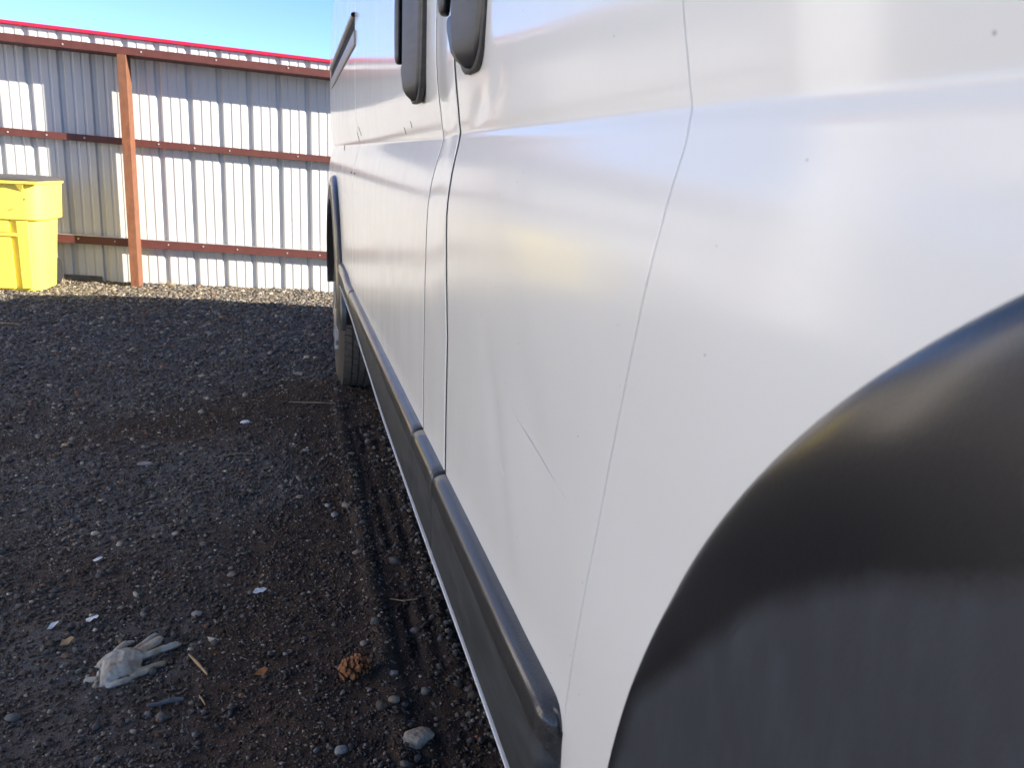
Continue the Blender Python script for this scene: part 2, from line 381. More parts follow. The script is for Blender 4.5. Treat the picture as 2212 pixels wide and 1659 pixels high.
# profile of one panel seen from inside: the major ribs are channels running away from the yard
def rib_profile(n=3):
    P = []; p = .262
    for i in range(n):
        x = i*p
        P += [(x+.000, .024), (x+.014, .024), (x+.030, .002), (x+.031, 0), (x+.078, 0), (x+.085, .004), (x+.098, .004), (x+.105, 0),
              (x+.158, 0), (x+.165, .004), (x+.178, .004), (x+.185, 0), (x+.231, 0), (x+.232, .002), (x+.246, .024)]
    P.append((n*p, .024)); return P, n*p
prof, PW = rib_profile()
x0 = -.0936-.008-PW*12
k = 0
xx = x0
while xx < 5:
    V = []; F = []
    lift = random.choice([0, .0, .012, -.01, .02]) if xx > -4 else 0
    for i, (px, py) in enumerate(prof):
        X = xx+px
        zb = FBASE(X)-.02+lift+(.035 if -2.3 < X < -1.85 and False else 0)
        V += [(X, FY+py, zb), (X, FY+py, FT(X)-.012)]
        if i: F.append((2*i-2, 2*i, 2*i+1, 2*i-1))
    o = mesh('sheet_panel', rel(fence, V), F, M['sheet'], fence)
    xx += PW; k += 1
def sloped_bar(name, xa, xb, ya, yb, za, zb, zfun, m, par, r=.003):
    """box from xa to xb whose bottom and top follow zfun"""
    V = []; F = []
    n = 2
    for x in (xa, xb):
        V += [(x, ya, zfun(x)+za), (x, yb, zfun(x)+za), (x, yb, zfun(x)+zb), (x, ya, zfun(x)+zb)]
    F = [(0, 1, 5, 4), (1, 2, 6, 5), (2, 3, 7, 6), (3, 0, 4, 7), (0, 3, 2, 1), (4, 5, 6, 7)]
    bm = bmesh.new(); vs = [bm.verts.new(v) for v in rel(par, V)]
    for f in F: bm.faces.new([vs[i] for i in f])
    bmesh.ops.recalc_face_normals(bm, faces=bm.faces)
    bmesh.ops.bevel(bm, geom=bm.edges[:], offset=r, segments=2, affect='EDGES')
    me = bpy.data.meshes.new(name); bm.to_mesh(me); bm.free(); return link(name, me, m, par)
posts = [-11.2, -7.93, -4.66, -1.39, 1.88]
edges = [-14]+posts+[5]
sloped_bar('cap_trim', -14, 5, FY-.03, FY+.055, -.018, .014, FT, M['red'], fence, .004)
R1 = lambda x: 2.0-.0415*(x+1.0)    # top rail top edge
R2 = lambda x: 1.247-.0405*(x+1.0)
R3 = lambda x: .350-.0455*(x+1.0)
def channel(name, xa, xb, top, hgt, par, m, y0=0.0, p=.078):
    """C purlin: web facing the yard, flanges running back to the sheet"""
    V = []; F = []
    pr = [(FY-y0-.004, 0), (FY-y0-p, 0), (FY-y0-p, -hgt), (FY-y0-.004, -hgt), (FY-y0-.004, -hgt+.005), (FY-y0-p+.005, -hgt+.005), (FY-y0-p+.005, -.005), (FY-y0-.004, -.005)]
    n = len(pr)
    for x in (xa, xb): V += [(x, y, top(x)+z) for y, z in pr]
    F = [(i, (i+1) % n, n+(i+1) % n, n+i) for i in range(n)]
    return mesh(name, rel(par, V), F, m, par)
o = channel('rail', -14, 5, R1, .062, fence, M['primer'], .0, .30)
for xa, xb in zip(edges[:-1], edges[1:]):
    channel('rail', xa+.0, xb-.0, R2, .060, fence, M['primer'])
    channel('rail', xa+.0, xb-.0, R3, .070, fence, M['primer'])
    sloped_bar('rail_lip', xa, xb, FY-.07, FY-.012, .001, .006, R3, M['screw'], fence, .001)
for px in posts:   # C channel posts standing clear of the sheet, open to the left
    zt = R1(px)-.064; zb = -.25
    pr = [(-.036, -.30), (.032, -.30), (.036, -.296), (.036, -.083), (.030, -.083), (.030, -.292), (-.036, -.292)]
    n = len(pr); V = []
    for z in (zb, zt): V += [(px+a, FY+b, z) for a, b in pr]
    F = [(i, (i+1) % n, n+(i+1) % n, n+i) for i in range(n)]+[tuple(range(n, 2*n))[::-1]]
    mesh('post', rel(fence, V), F, M['rust'], fence)
    # web plate behind, which carries the rails
    sloped_bar('post_web', px+.014, px+.029, FY-.291, FY-.082, zb, zt-.002, lambda x: 0, M['rust'], fence, .001)
bm = bmesh.new(); bmesh.ops.create_cone(bm, cap_ends=True, segments=8, radius1=.0085, radius2=.005, depth=.006)
bmesh.ops.rotate(bm, verts=bm.verts, matrix=Matrix.Rotation(R_(90), 3, 'X')); sme = bpy.data.meshes.new('screw'); bm.to_mesh(sme); bm.free(); sme.materials.append(M['screw'])
for rail, dz, stp in ((R1, -.03, .61), (R2, -.028, .61), (R3, -.030, .305)):
    x = -2.8+random.random()*.2
    while x < .5:
        o = bpy.data.objects.new('screw', sme); o.location = (x-fence.location.x, (-.303 if rail is R1 else -.081), rail(x)+dz+random.uniform(-.008, .008)); o.parent = fence; COL.objects.link(o)
        if rail is R3 and random.random() < .6:
            o = bpy.data.objects.new('screw', sme); o.location = (x+.04-fence.location.x, -.04+random.uniform(-.015, .015), rail(x)+.010); o.rotation_euler.x = R_(90); o.parent = fence; COL.objects.link(o)
        x += stp*random.choice([1, .5, 1, 1.5])
sloped_bar('base_plank', -2.35, -1.72, FY-.02, FY-.004, -.06, .045, FBASE, M['wood'], fence, .003)

# added unseen metal shed: bounces sun onto the van, mirrored in its paint
SX = -4.8
side = tag(empty('bounce_shed', (SX, 0, 0)), 'added unseen white ribbed metal shed with an open bay on the left, bouncing sun onto the van', 'shed')
def shed_panel(ya, yb, za, zb):
    V = []; F = []; y = yb; i = 0
    while y > ya:
        for py, px in rib_profile(1)[0][:-1]:
            V += [(-px, max(y-py, ya), za), (-px, max(y-py, ya), zb)]
            if i: F.append((2*i-2, 2*i, 2*i+1, 2*i-1))
            i += 1
        y -= .262
    mesh('sheet_panel', V, F, M['shed_sheet'], side)
H_ = 3.5
for ya, yb, za, zb in ((6.9, 8.6, -.3, H_), (3.4, 6.82, 2.9, H_), (-.8, 3.32, -.3, H_)): shed_panel(ya, yb, za, zb)
for y in (6.86, 5.1, 3.36): bevel_box('post', (.0, y-.06, -.3), (.12, y+.06, H_), M['rust'], side, .003)
bevel_box('roof', (-7, -1.0, H_), (.25, 8.75, H_+.12), M['wall'], side, .01)
bevel_box('back_wall', (-3.1, 3.4, -.3), (-3.0, 6.9, H_), M['wall'], side, 0)
bevel_box('gutter', (.05, -.8, H_-.12), (.2, 8.6, H_), M['red'], side, .01)

# ------------------------------------------------------------------ yellow bin
binr = tag(empty('wheeled_bin', (-2.235, 8.03, -.005), R_(-4)), 'yellow wheeled rubbish bin with a dark grey lid standing in sun by the fence', 'bin')
def rrect(w_, d_, r, n=6):
    P = []
    for cx_, cy_, a0 in ((w_/2-r, d_/2-r, 0), (-w_/2+r, d_/2-r, 90), (-w_/2+r, -d_/2+r, 180), (w_/2-r, -d_/2+r, 270)):
        for i in range(n+1):
            a = R_(a0+90*i/n); P.append((cx_+r*math.cos(a), cy_+r*math.sin(a)))
    return P
def loft(name, secs, m, par, smooth=True, cap=True):
    """secs: list of (z, w, d, r, dy)"""
    V = []; F = []; n = None
    for z, w_, d_, r, dy in secs:
        P = rrect(w_, d_, r); n = len(P); V += [(x, y+dy, z) for x, y in P]
    for s in range(len(secs)-1):
        for i in range(n): F.append((s*n+i, s*n+(i+1) % n, (s+1)*n+(i+1) % n, (s+1)*n+i))
    if cap: F += [tuple(range(n))[::-1], tuple(range((len(secs)-1)*n, len(secs)*n))]
    o = mesh(name, V, F, m, par, smooth)
    o.data.set_sharp_from_angle(angle=R_(35)) if hasattr(o.data, 'set_sharp_from_angle') else None
    return o
loft('body', [(.0, .455, .47, .10, 0), (.012, .465, .48, .10, 0), (.585, .55, .55, .12, 0)], M['yellow'], binr)
loft('collar', [(.578, .60, .60, .13, 0), (.585, .612, .612, .13, 0), (.86, .635, .635, .13, 0), (.868, .66, .66, .13, 0), (.885, .66, .66, .13, 0)], M['yellow'], binr)
loft('lid', [(.887, .665, .665, .12, 0), (.900, .68, .68, .12, 0), (.913, .64, .64, .14, 0), (.925, .42, .42, .16, .02)], M['lid'], binr)
bevel_box('lid_rim', (-.20, -.352, .862), (.31, -.300, .884), M['yellow'], binr, .005)
for gx_ in (-.095, .175):   # gussets under the rim
    V = [(gx_-.03, -.311, .858), (gx_+.03, -.311, .858), (gx_, -.309, .79), (gx_-.03, -.348, .861), (gx_+.03, -.348, .861)]
    mesh('gusset', V, [(0, 3, 4, 1), (0, 2, 3), (1, 4, 2), (3, 2, 4), (0, 1, 2)], M['yellow'], binr)
def fy_(z): return -(.24+.035*z/.585)
def pad(name, xa, xb, za, zb, t):
    V = []
    for z in (za, zb):
        k = 1+.12*(z-.3)
        for y in (fy_(z)+.02, fy_(z)-t): V += [(xa*k, y, z), (xb*k, y, z)]
    bm = bmesh.new(); vs = [bm.verts.new(v) for v in V]
    for f in ((0, 1, 3, 2), (4, 6, 7, 5), (0, 4, 5, 1), (2, 3, 7, 6), (0, 2, 6, 4), (1, 5, 7, 3)): bm.faces.new([vs[i] for i in f])
    bmesh.ops.recalc_face_normals(bm, faces=bm.faces); bmesh.ops.bevel(bm, geom=bm.edges[:], offset=.004, segments=2, affect='EDGES')
    me = bpy.data.meshes.new(name); bm.to_mesh(me); bm.free(); return link(name, me, M['yellow'], binr)
pad('front_panel', -.16, .055, .02, .44, .022); pad('front_panel', -.16, .050, .475, .57, .022)
pad('front_panel', .105, .185, .02, .575, .022); pad('front_bar', -.05, .105, .445, .472, .028)
for sx in (-.19, .19):
    bm = bmesh.new(); bmesh.ops.create_cone(bm, cap_ends=True, segments=20, radius1=.11, radius2=.11, depth=.05)
    bmesh.ops.rotate(bm, verts=bm.verts, matrix=Matrix.Rotation(R_(90), 3, 'Y')); me = bpy.data.meshes.new('wheel'); bm.to_mesh(me); bm.free()
    link('wheel', me, M['dark'], binr, loc=(sx, .30, .112))
bevel_box('scuff_mark', (.090, -.3205, .665), (.110, -.3160, .669), M['dark'], binr, 0)
bevel_box('scuff_mark', (.205, -.3200, .74), (.210, -.3160, .760), M['lid'], binr, 0)

# ------------------------------------------------------------------ van
van = tag(empty('cargo_van', (1.25, 2.3, 0)), 'white high sided cargo van with black rocker trim parked on the right', 'van')
VO = Vector(van.location)
def vr(P): P = np.array(P, float).copy(); P[..., 0] -= VO.x; P[..., 1] -= VO.y; P[..., 2] -= VO.z; return P
_up = pchip([0, .010, .037, .060, .085, .12, .20, .33, .45, .55, .70, .87, 1.10, 1.30, 1.5],
            [.0255, .0232, .0195, .0160, .0128, .0105, .0092, .0088, .0096, .0126, .023, .0435, .088, .15, .24])
_dn = pchip([0, .010, .045, .085, .11, .16, .24, .35, .48, .60, .9],
            [.0255, .0230, .0128, .0045, .0016, .0001, -.0006, -.0003, .0012, .0035, .012])
def xbody(Y, z):
    Y = np.asarray(Y, float); z = np.asarray(z, float)
    zc = 1.130+.0155*np.clip(Y, -1, 6); d = z-zc
    f = np.interp(Y, [-1, .9, 1.17, 1.4], [.66, .74, .86, 1.0])
    e = np.interp(Y, [.2, .8, 1.12, 1.3], [.0065, .0055, .0025, .0008])
    da = np.minimum(np.sqrt(d*d+e*e), 1.49); wt = smooth01(.5+d/(2.4*e))
    up = .0090+(_up(da)-.0090)*(1-(1-f)*(1-smooth01((da-.12)/.12))); dn = _dn(np.minimum(da, .89))*(1-(1-f)*(1-smooth01((da-.12)/.12)))
    base = wt*up+(1-wt)*dn
    x = .2090+base-(.0035+.045*np.clip(z-.95, -.08, .2))*smooth01((1.40-Y)/.22)
    # dents and creases
    def dent(y0, z0, sy, sz, a, rot=0):
        u = (Y-y0)*math.cos(rot)+(z-z0)*math.sin(rot); v = -(Y-y0)*math.sin(rot)+(z-z0)*math.cos(rot)
        return a*np.exp(-(u/sy)**2-(v/sz)**2)
    x = x+dent(1.03, 1.178, .045, .012, .0022, -.25)+dent(.93, 1.19, .04, .010, .0016, -.3)
    x = x+dent(.86, .84, .10, .022, .0022, .9)+dent(.80, .80, .12, .02, -.0016, .9)+dent(.72, .88, .12, .03, .0016, .8)
    x = x+dent(2.2, .95, .5, .25, -.0015)+dent(2.6, 1.35, .4, .2, .0012)
    # plan curvature at the nose and the rear corner
    x = x+.35*np.clip(-.30-Y, 0, 2)**2+.9*np.clip(Y-5.13, 0, .3)**1.6
    return x
ZC = lambda Y: 1.130+.0155*Y
def panel(name, ya, yb, za, zb, ny_=24, edge=(1, 1), depth=.022, cut=None, er=.003, er0=None, mat='paint'):
    ya_ = ya if callable(ya) else (lambda z: ya+0*z); yb_ = yb if callable(yb) else (lambda z: yb+0*z)
    d = np.r_[np.linspace(za-1.15, -.16, 16), -.13, -.11, -.095, -.082, -.07, -.055, -.04, -.028, -.018, -.011, -.006, -.003, 0, .003, .006, .011, .018, .028, .038, .05, .06, .072, .085, .10, .12, .15, np.linspace(.2, zb-1.15, 18)]
    t = np.linspace(0, 1, ny_); cols = []
    e = [(0, depth), (0, er*1.6), (er*.12, er*.75), (er*.4, er*.25), (er, 0), (er*1.6, 0)]
    def col(tt, off, xo):
        P = []
        for dd in d:
            z = 1.15+dd; A = ya_(z); B = yb_(z); y = A+(B-A)*tt+off
            zz = z+(ZC(y)-1.15); zz = za if dd == d[0] else zz
            P.append((float(xbody(y, zz))+xo, y, zz))
        return P
    q0 = (er0 or er)/er
    if edge[0]: cols += [col(0, o_*q0, x_*(q0 if x_ < depth else 1)) for o_, x_ in e]
    else: cols.append(col(0, 0, 0))
    for tt in t[1:-1]: cols.append(col(tt, 0, 0))
    if edge[1]: cols += [col(1, -o_, x_) for o_, x_ in e[::-1]]
    else: cols.append(col(1, 0, 0))
    P = np.array(cols); nu, nv, _ = P.shape
    F = []
    for i in range(nu-1):
        for j in range(nv-1):
            if cut:
                c = (P[i, j]+P[i+1, j+1])/2
                if cut(c[1], c[2]): continue
            a_, b_ = i*nv+j, (i+1)*nv+j
            F.append((a_, a_+1, b_+1, b_))
    return mesh(name, vr(P).reshape(-1, 3), F, M[mat], van, True)
ARF = (-.14, .523, .649); ARR = (4.43, .42, .640)
cutf = lambda y, z: math.hypot(y-ARF[0], z-ARF[1]) < .60
cutr = lambda y, z: math.hypot(y-ARR[0], z-ARR[1]) < .60
_fg = pchip([.4, .68, .8, .9, .978, 1.05, 1.076, 1.12, 1.136, 1.16, 1.2, 1.3, 2.4], [.62, .585, .557, .527, .499, .474, .468, .459, .4565, .461, .470, .482, .49])
fg = lambda z: float(_fg(z))
panel('front_fender', -1.0, lambda z: fg(z)-.0005, .555, 1.72, 70, (0, 1), cut=cutf, er=.0004)
panel('front_door', lambda z: fg(z)+.0005, 1.163, .555, 2.2, 60, (1, 1), er=.0038, er0=.0004)
panel('door_pillar', 1.175, 1.386, .555, 2.2, 14, (1, 1), er=.004)
panel('sliding_door', 1.3935, 3.153, .60, 2.2, 60, (1, 1), er=.0035)
panel('rear_quarter_panel', 3.160, 5.30, .635, 2.2, 90, (1, 0), cut=cutr, er=.0035)
def seal(y0, y1, dep, zt=1.8):
    P = np.array([[(float(xbody(y, z))+dep, y, z) for z in np.linspace(.60, zt, 90)] for y in (y0, y1)])
    return grid('door_seal', vr(P), M['dark'], van, True)
seal(1.1685, 1.1765, .0010); seal(1.3895, 1.3945, .0008); seal(3.155, 3.161, .0008, 1.5)
seal(1.160, 1.169, .011); seal(1.384, 1.390, .007)
# inner shell behind the panels, roof, back and far side: what carries the gaps and casts the van's shade
def section(Y, top, wl, zt):
    L = [(float(xbody(min(Y, 5.26), z))+.016+wl, z) for z in (.64, .8, 1.0, 1.15, 1.3, 1.6, 1.9, 2.19)]
    L = [(x, min(z, zt)) for x, z in L]
    roof = [(.45, 2.26), (.55, 2.35), (.75, 2.42), (1.25, 2.46)]
    L += [(x+wl*.6, min(z, zt+.05*(i/3))) for i, (x, z) in enumerate(roof)]
    return L+[(2.5-x, z) for x, z in L[:-1][::-1]]
secs = [(-1.05, 1.05, .12), (-.95, 1.12, .05), (-.55, 1.42, .02), (.15, 2.25, .0), (.45, 2.6, 0), (2.5, 2.6, 0), (5.16, 2.6, 0), (5.24, 2.55, .02)]
V = []; F = []; n = None
for Y_, zt, wl in secs:
    S = section(Y_, zt, wl, zt); n = len(S); V += [(x, Y_, z) for x, z in S]
for s in range(len(secs)-1):
    for i in range(n): F.append((s*n+i, (s+1)*n+i, (s+1)*n+(i+1) % n, s*n+(i+1) % n))
F += [tuple(range(n)), tuple(range((len(secs)-1)*n, len(secs)*n))[::-1]]
# open the shell's floor to one side only; keep closed
sh = mesh('body_shell', vr(V), F, M['paint'], van)
bevel_box('underbody', (.30-VO.x, -.9-VO.y, .50), (2.2-VO.x, 5.15-VO.y, .62), M['dark'], van, .01)
# windscreen and door window (above the picture)
bevel_box('door_window', (.2125-VO.x, .42-VO.y, 1.56), (.2285-VO.x, 1.08-VO.y, 1.72), M['glass'], van, .006)

# sill lip under the trims
Ys = np.linspace(.56, 3.72, 60)
P = np.array([[(xv, y, zv+.0015*math.sin(y*9)) for xv, zv in ((.235, .5440), (.1925, .5439), (.1908, .5436), (.1905, .5431), (.1910, .5426), (.197, .5424), (.30, .545))] for y in Ys])
P[..., 2] += (.062*smooth01((P[..., 1]-1.4)/2.2))
grid('sill_lip', vr(P), M['paint'], van, True)

def trim(name, ya, yb, top=lambda y: .674, bot=lambda y: .5445+.062*float(smooth01((y-1.4)/2.2)), cap=(1, 1), r_end=.004, tip=False):
    """rocker moulding: rounded shoulder on top, flat dusty face, swept along the sill"""
    def sec(y, grow=1.0, inset=0.0):
        T = top(y); B = bot(y); xb = float(xbody(y, T)); out = .0195*grow
        sh = [(xb+.006, T+.001), (xb-.0005, T-.0005)]
        for q in np.linspace(8, 90, 9):
            a = R_(q); sh.append((xb-out*math.sin(a)**.9, T-.0005-.013*(1-math.cos(a))))
        xf = xb-out
        fc = [(xf-.0012, T-.03), (xf-.001, (T+B)/2), (xf+.0005, B+.012), (xf+.003, B+.003), (xf+.008, B), (xb+.006, B+.001)]
        if inset:
            cz = (T+B)/2; cx_ = xb
            f = lambda p: (p[0]+inset if p[0] < xb-.004 else p[0], p[1]-inset*np.sign(p[1]-cz)*1.2)
            sh = [f(p) for p in sh]; fc = [f(p) for p in fc]
        return sh+fc, len(sh)
    ys = np.linspace(ya, yb, max(6, int((yb-ya)/.03)))
    L = []
    if tip:
        for o_, i_ in ((0, .0195), (.002, .0125), (.006, .007), (.012, .0025), (.02, .0006)): L.append((ya+o_, i_))
        ys = ys[ys > ya+.025]
    else: L += [(ya, .004), (ya+.0015, .0012), (ya+.004, 0)]; ys = ys[1:]
    L += [(y, 0) for y in ys[:-1]]+[(yb-.004, 0), (yb-.0015, .0012), (yb, .004)]
    V = []; ns = 0
    for y, ins in L:
        S, k_ = sec(y, 1, ins); ns = len(S); V += [(x, y, z) for x, z in S]
    F = []; fm = []
    for s in range(len(L)-1):
        for i in range(ns-1):
            F.append((s*ns+i, s*ns+i+1, (s+1)*ns+i+1, (s+1)*ns+i)); fm.append(0 if i < k_ else 1)
    F += [tuple(range(ns))[::-1], tuple(range((len(L)-1)*ns, len(L)*ns))]; fm += [0, 0]
    o = mesh(name, vr(V), F, None, van, True, mats=[M['trim'], M['face']], fm=fm)
    o.data.polygons[-1].use_smooth = False; o.data.polygons[-2].use_smooth = False
    return o
trim('rocker_trim', .588, 1.163, tip=True)
trim('rocker_trim', 1.171, 1.385)
trim('rocker_trim', 1.392, 3.075)
zq = lambda y: .674+.022*float(smooth01((y-3.15)/.45))
trim('rocker_trim', 3.085, 3.80, top=zq, bot=lambda y: .5445+.062*float(smooth01((y-1.4)/2.2)))
for y in (1.167, 1.3885, 3.08): bevel_box('joint_shadow_strip', (.205-VO.x, y-.006-VO.y, .556), (.222-VO.x, y+.006-VO.y, .664), M['dark'], van, 0)

def arch(name, A, th0, th1, wfun, width, mface, xfun):
    cy_, cz_, R = A; ths = np.linspace(th0, th1, 150); V = []
    for th in ths:
        w_ = wfun(th); row = []
        def pt(r, xo):
            y = cy_+r*math.cos(th); z = cz_+r*math.sin(th); return (float(xbody(np.clip(cy_+R*math.cos(th), -1, 5.1), max(cz_+R*math.sin(th), .52)))+xo, y, z)
        row += [pt(R+.001, .010), pt(R, -.0004)]
        for q in np.linspace(0, 1, 12)[1:]:
            a = q*math.pi/2; xo_ = xfun(th)
            row.append(pt(R-w_*(1-math.cos(a))*.995-.0006, -.001-(xo_-.001)*math.sin(a)))
        r1 = R-w_
        for q in np.linspace(0, 1, 8)[1:]: row.append(pt(r1-(width-w_)*q, -xo_-.002*q))
        row += [pt(R-width-.004, -xo_+.006), pt(R-width-.004, .16)]
        V.append(row)
    P = np.array(V); nu, nv, _ = P.shape; F = []; fm = []
    for i in range(nu-1):
        for j in range(nv-1):
            F.append((i*nv+j, (i+1)*nv+j, (i+1)*nv+j+1, i*nv+j+1)); fm.append(1 if 12 < j <= 19 else 0)
    if mface is None:
        o = mesh(name, vr(P).reshape(-1, 3), F, M['arch'], van, True)
        row = [0]*2+[.5*(q/11.) for q in range(1, 12)]+[.5+.5*min(1, q*1.2/7) for q in range(1, 8)]+[1, 1]
        o.data.attributes.new('flatness', 'FLOAT', 'POINT').data.foreach_set('value', np.tile(np.array(row, np.float32), nu)); return o
    return mesh(name, vr(P).reshape(-1, 3), F, None, van, True, mats=[M['trim'], mface], fm=fm)
# front: the shoulder is a sliver low down and widens towards the top of the arch
arch('wheel_arch_trim', ARF, R_(-2), R_(178), lambda t: float(np.interp(math.degrees(t), [10, 22, 24, 28, 32.5, 37, 44, 48.5, 55, 70, 120, 178], [.0012, .0016, .003, .018, .032, .040, .050, .060, .074, .085, .06, .01])), .265, None, lambda t: float(np.interp(math.degrees(t), [10, 22, 30, 40, 60, 90, 178], [.0015, .002, .005, .009, .014, .018, .018])))
arch('wheel_arch_trim', ARR, R_(5), R_(182), lambda t: .035, .115, M['face'], lambda t: .026)

# door handles
def make_handle():
    h = empty('door_handle'); h.parent = van
    X0 = 0.0  # u = +Y (away from the nose), w = -X (outward)
    zs = np.array([1.2168, 1.2185, 1.222, 1.228, 1.238, 1.252, 1.268, 1.278, 1.2815, 1.285, 1.30, 1.35, 1.42, 1.46, 1.49, 1.50])-1.2168
    ur = np.interp(zs, np.array([0, .002, .007, .018, .045, .075, .24, .27, .2832]), [.058, .046, .034, .022, .011, .004, .0, .015, .06])
    ul = np.interp(zs, np.array([0, .0018, .005, .012, .028, .053, .24, .27, .2832]), [.068, .076, .086, .098, .119, .145, .160, .14, .08])
    rows = []
    for z, a, b in zip(zs, ur, ul):
        full = min(1, (z+.004)/.02, (.2832-z+.004)/.02); cav = float(smooth01((z-.0640)/.006)*smooth01((.255-z)/.012)); W_ = b-a
        ridge = .62; s = []
        for q, h_ in ((0, -.004), (0, .0045), (.02, .0075), (.07, .0105), (.10, .0115), (.35, .0185), (ridge-.06, .0255), (ridge-.015, .0268), (ridge+.015, .0225), (ridge+.03, .0212), (.80, .0225), (.93, .0228), (.985, .0225), (1, .017), (1, -.004)):
            hh = h_*(.35+.65*full) if h_ > 0 else h_
            if cav and q > ridge: hh = hh*(1-cav)+(-.003 if q < .985 else -.003)*cav
            s.append((-hh, a+W_*q, z))
        rows.append(s)
    P = np.array(rows); o = grid('bezel', P, M['handle'], h, True, flip=False)
    o.data.set_sharp_from_angle(angle=R_(40))
    F = len(rows[0])
    # gasket
    out = []
    for z, a, b in zip(zs, ur, ul): out.append((z, a-.004, max(b+.004, min(.168, b+.035))))
    pts = [(a, z-.003) for z, a, b in out]+[(b, z-.003) for z, a, b in out[::-1]]
    n = len(pts); V = [(.003, u, z) for u, z in pts]+[(-.005, u, z) for u, z in pts]+[(-.0065, .08+(u-.08)*.97, .14+(z-.14)*.985) for u, z in pts]
    F = [(i, (i+1) % n, n+(i+1) % n, n+i) for i in range(n)]+[(n+i, n+(i+1) % n, 2*n+(i+1) % n, 2*n+i) for i in range(n)]+[tuple(range(2*n, 3*n))]
    mesh('gasket', V, F, M['gasket'], h)
    # grip bar standing out over the recess
    rows = []
    for z, k_ in ((.0655, .35), (.067, .7), (.071, .92), (.08, 1), (.11, 1.05), (.16, 1.08), (.22, 1), (.245, .7), (.25, .3)):
        c = (-.0235-.0040*k_, .133); rows.append([(c[0]-.0075*k_*math.cos(a), c[1]+.019*k_*math.sin(a)*(1 if math.cos(a) > 0 else .8), z) for a in np.linspace(0, 2*math.pi, 15)])
    P = np.array(rows); grid('grip', P, M['handle'], h, True)
    n = 15; mesh('grip_end', [tuple(p) for p in P[0]], [tuple(range(n))], M['handle'], h)
    return h
h1 = make_handle(); h1.location = (.2090-VO.x, .964-VO.y, 1.2168)
h2 = h1.copy(); COL.objects.link(h2); h2.location = (.2165-VO.x, 1.492-VO.y, 1.2168)
for ch in list(h1.children):
    c = ch.copy(); COL.objects.link(c); c.parent = h2

# sliding door track on the rear quarter
def tr_x(y): return float(xbody(y, 1.56))
ys = np.linspace(3.165, 4.95, 40); P = []
for y in ys:
    x = tr_x(y); P.append([(x+.004, y, 1.612), (x-.006, y, 1.6125), (x-.012, y, 1.609), (x-.0125, y, 1.601), (x-.009, y, 1.597), (x+.004, y, 1.597)])
grid('track_lip', vr(np.array(P)), M['grey'], van, True)
P = []
for y in ys: x = tr_x(y); P.append([(x-.0012, y, 1.596), (x-.0012, y, 1.545)])
grid('track_slot', vr(np.array(P)), M['dark'], van, False)
P = []
for y in np.linspace(3.13, 4.93, 40):
    x = tr_x(y); P.append([(x+.004, y, 1.550), (x-.0030, y, 1.551), (x-.0055, y, 1.549), (x-.0062, y, 1.545), (x-.0055, y, 1.512), (x-.004, y, 1.506), (x+.004, y, 1.505)])
P = np.array(P); o = grid('track_cover', vr(P), M['grey'], van, True)
mesh('track_cover_end', vr(P[0]), [tuple(range(7))], M['grey'], van)
P = np.array([[(tr_x(y)-.001, y, 1.505), (tr_x(y)-.002, y, 1.5005)] for y in np.linspace(3.13, 4.93, 20)]); grid('track_seal', vr(P), M['dark'], van, False)

# reflections near the crease painted as dark dashes, and scratches on the doors
def onbody(pts, name, m, t=.0006, lab=None):
    n = len(pts); V = [(float(xbody(y, z))+.0004, y, z) for y, z in pts]+[(float(xbody(y, z))-t, y, z) for y, z in pts]
    F = [(i, (i+1) % n, n+(i+1) % n, n+i) for i in range(n)]+[tuple(range(n, 2*n))[::-1]]
    o = mesh(name, vr(V), F, m, van)
    if lab: o['label'] = lab
    return o
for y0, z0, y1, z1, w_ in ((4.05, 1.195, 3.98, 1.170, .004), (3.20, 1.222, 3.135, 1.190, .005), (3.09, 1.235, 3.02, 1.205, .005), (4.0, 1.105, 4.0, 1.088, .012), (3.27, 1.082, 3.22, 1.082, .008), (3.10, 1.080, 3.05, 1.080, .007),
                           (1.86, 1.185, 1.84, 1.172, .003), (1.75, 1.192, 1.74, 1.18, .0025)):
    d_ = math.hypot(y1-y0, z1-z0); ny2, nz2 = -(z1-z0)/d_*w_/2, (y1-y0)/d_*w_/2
    onbody([(y0+ny2, z0+nz2), (y0-ny2, z0-nz2), (y1-ny2, z1-nz2), (y1+ny2, z1+nz2)], 'reflection_dash', M['gasket'])
for y0, z0, y1, z1, w_ in ((.808, .875, .603, .848, .0005), (1.90, .95, 1.90, .86, .0011), (1.83, .96, 1.84, .84, .0011), (.84, .80, .815, .795, .004)):
    d_ = math.hypot(y1-y0, z1-z0); ny2, nz2 = -(z1-z0)/d_*w_/2, (y1-y0)/d_*w_/2
    onbody([(y0+ny2, z0+nz2), (y0-ny2, z0-nz2), (y1-ny2, z1-nz2), (y1+ny2, z1+nz2)], 'scratch', M['scratch'], .0002)

P = np.array([[(float(xbody(y, z))-.0004*math.sin(math.pi*q)-.0002, y, z) for q, y in ((q, fg(z)-.004+.0045*q*math.sin(math.pi*(z-1.040)/.04)) for q in np.linspace(0, 1, 6))] for z in np.linspace(1.041, 1.079, 16)])
o = grid('paint_scuff', vr(P), M['pale_paint'], van, True)

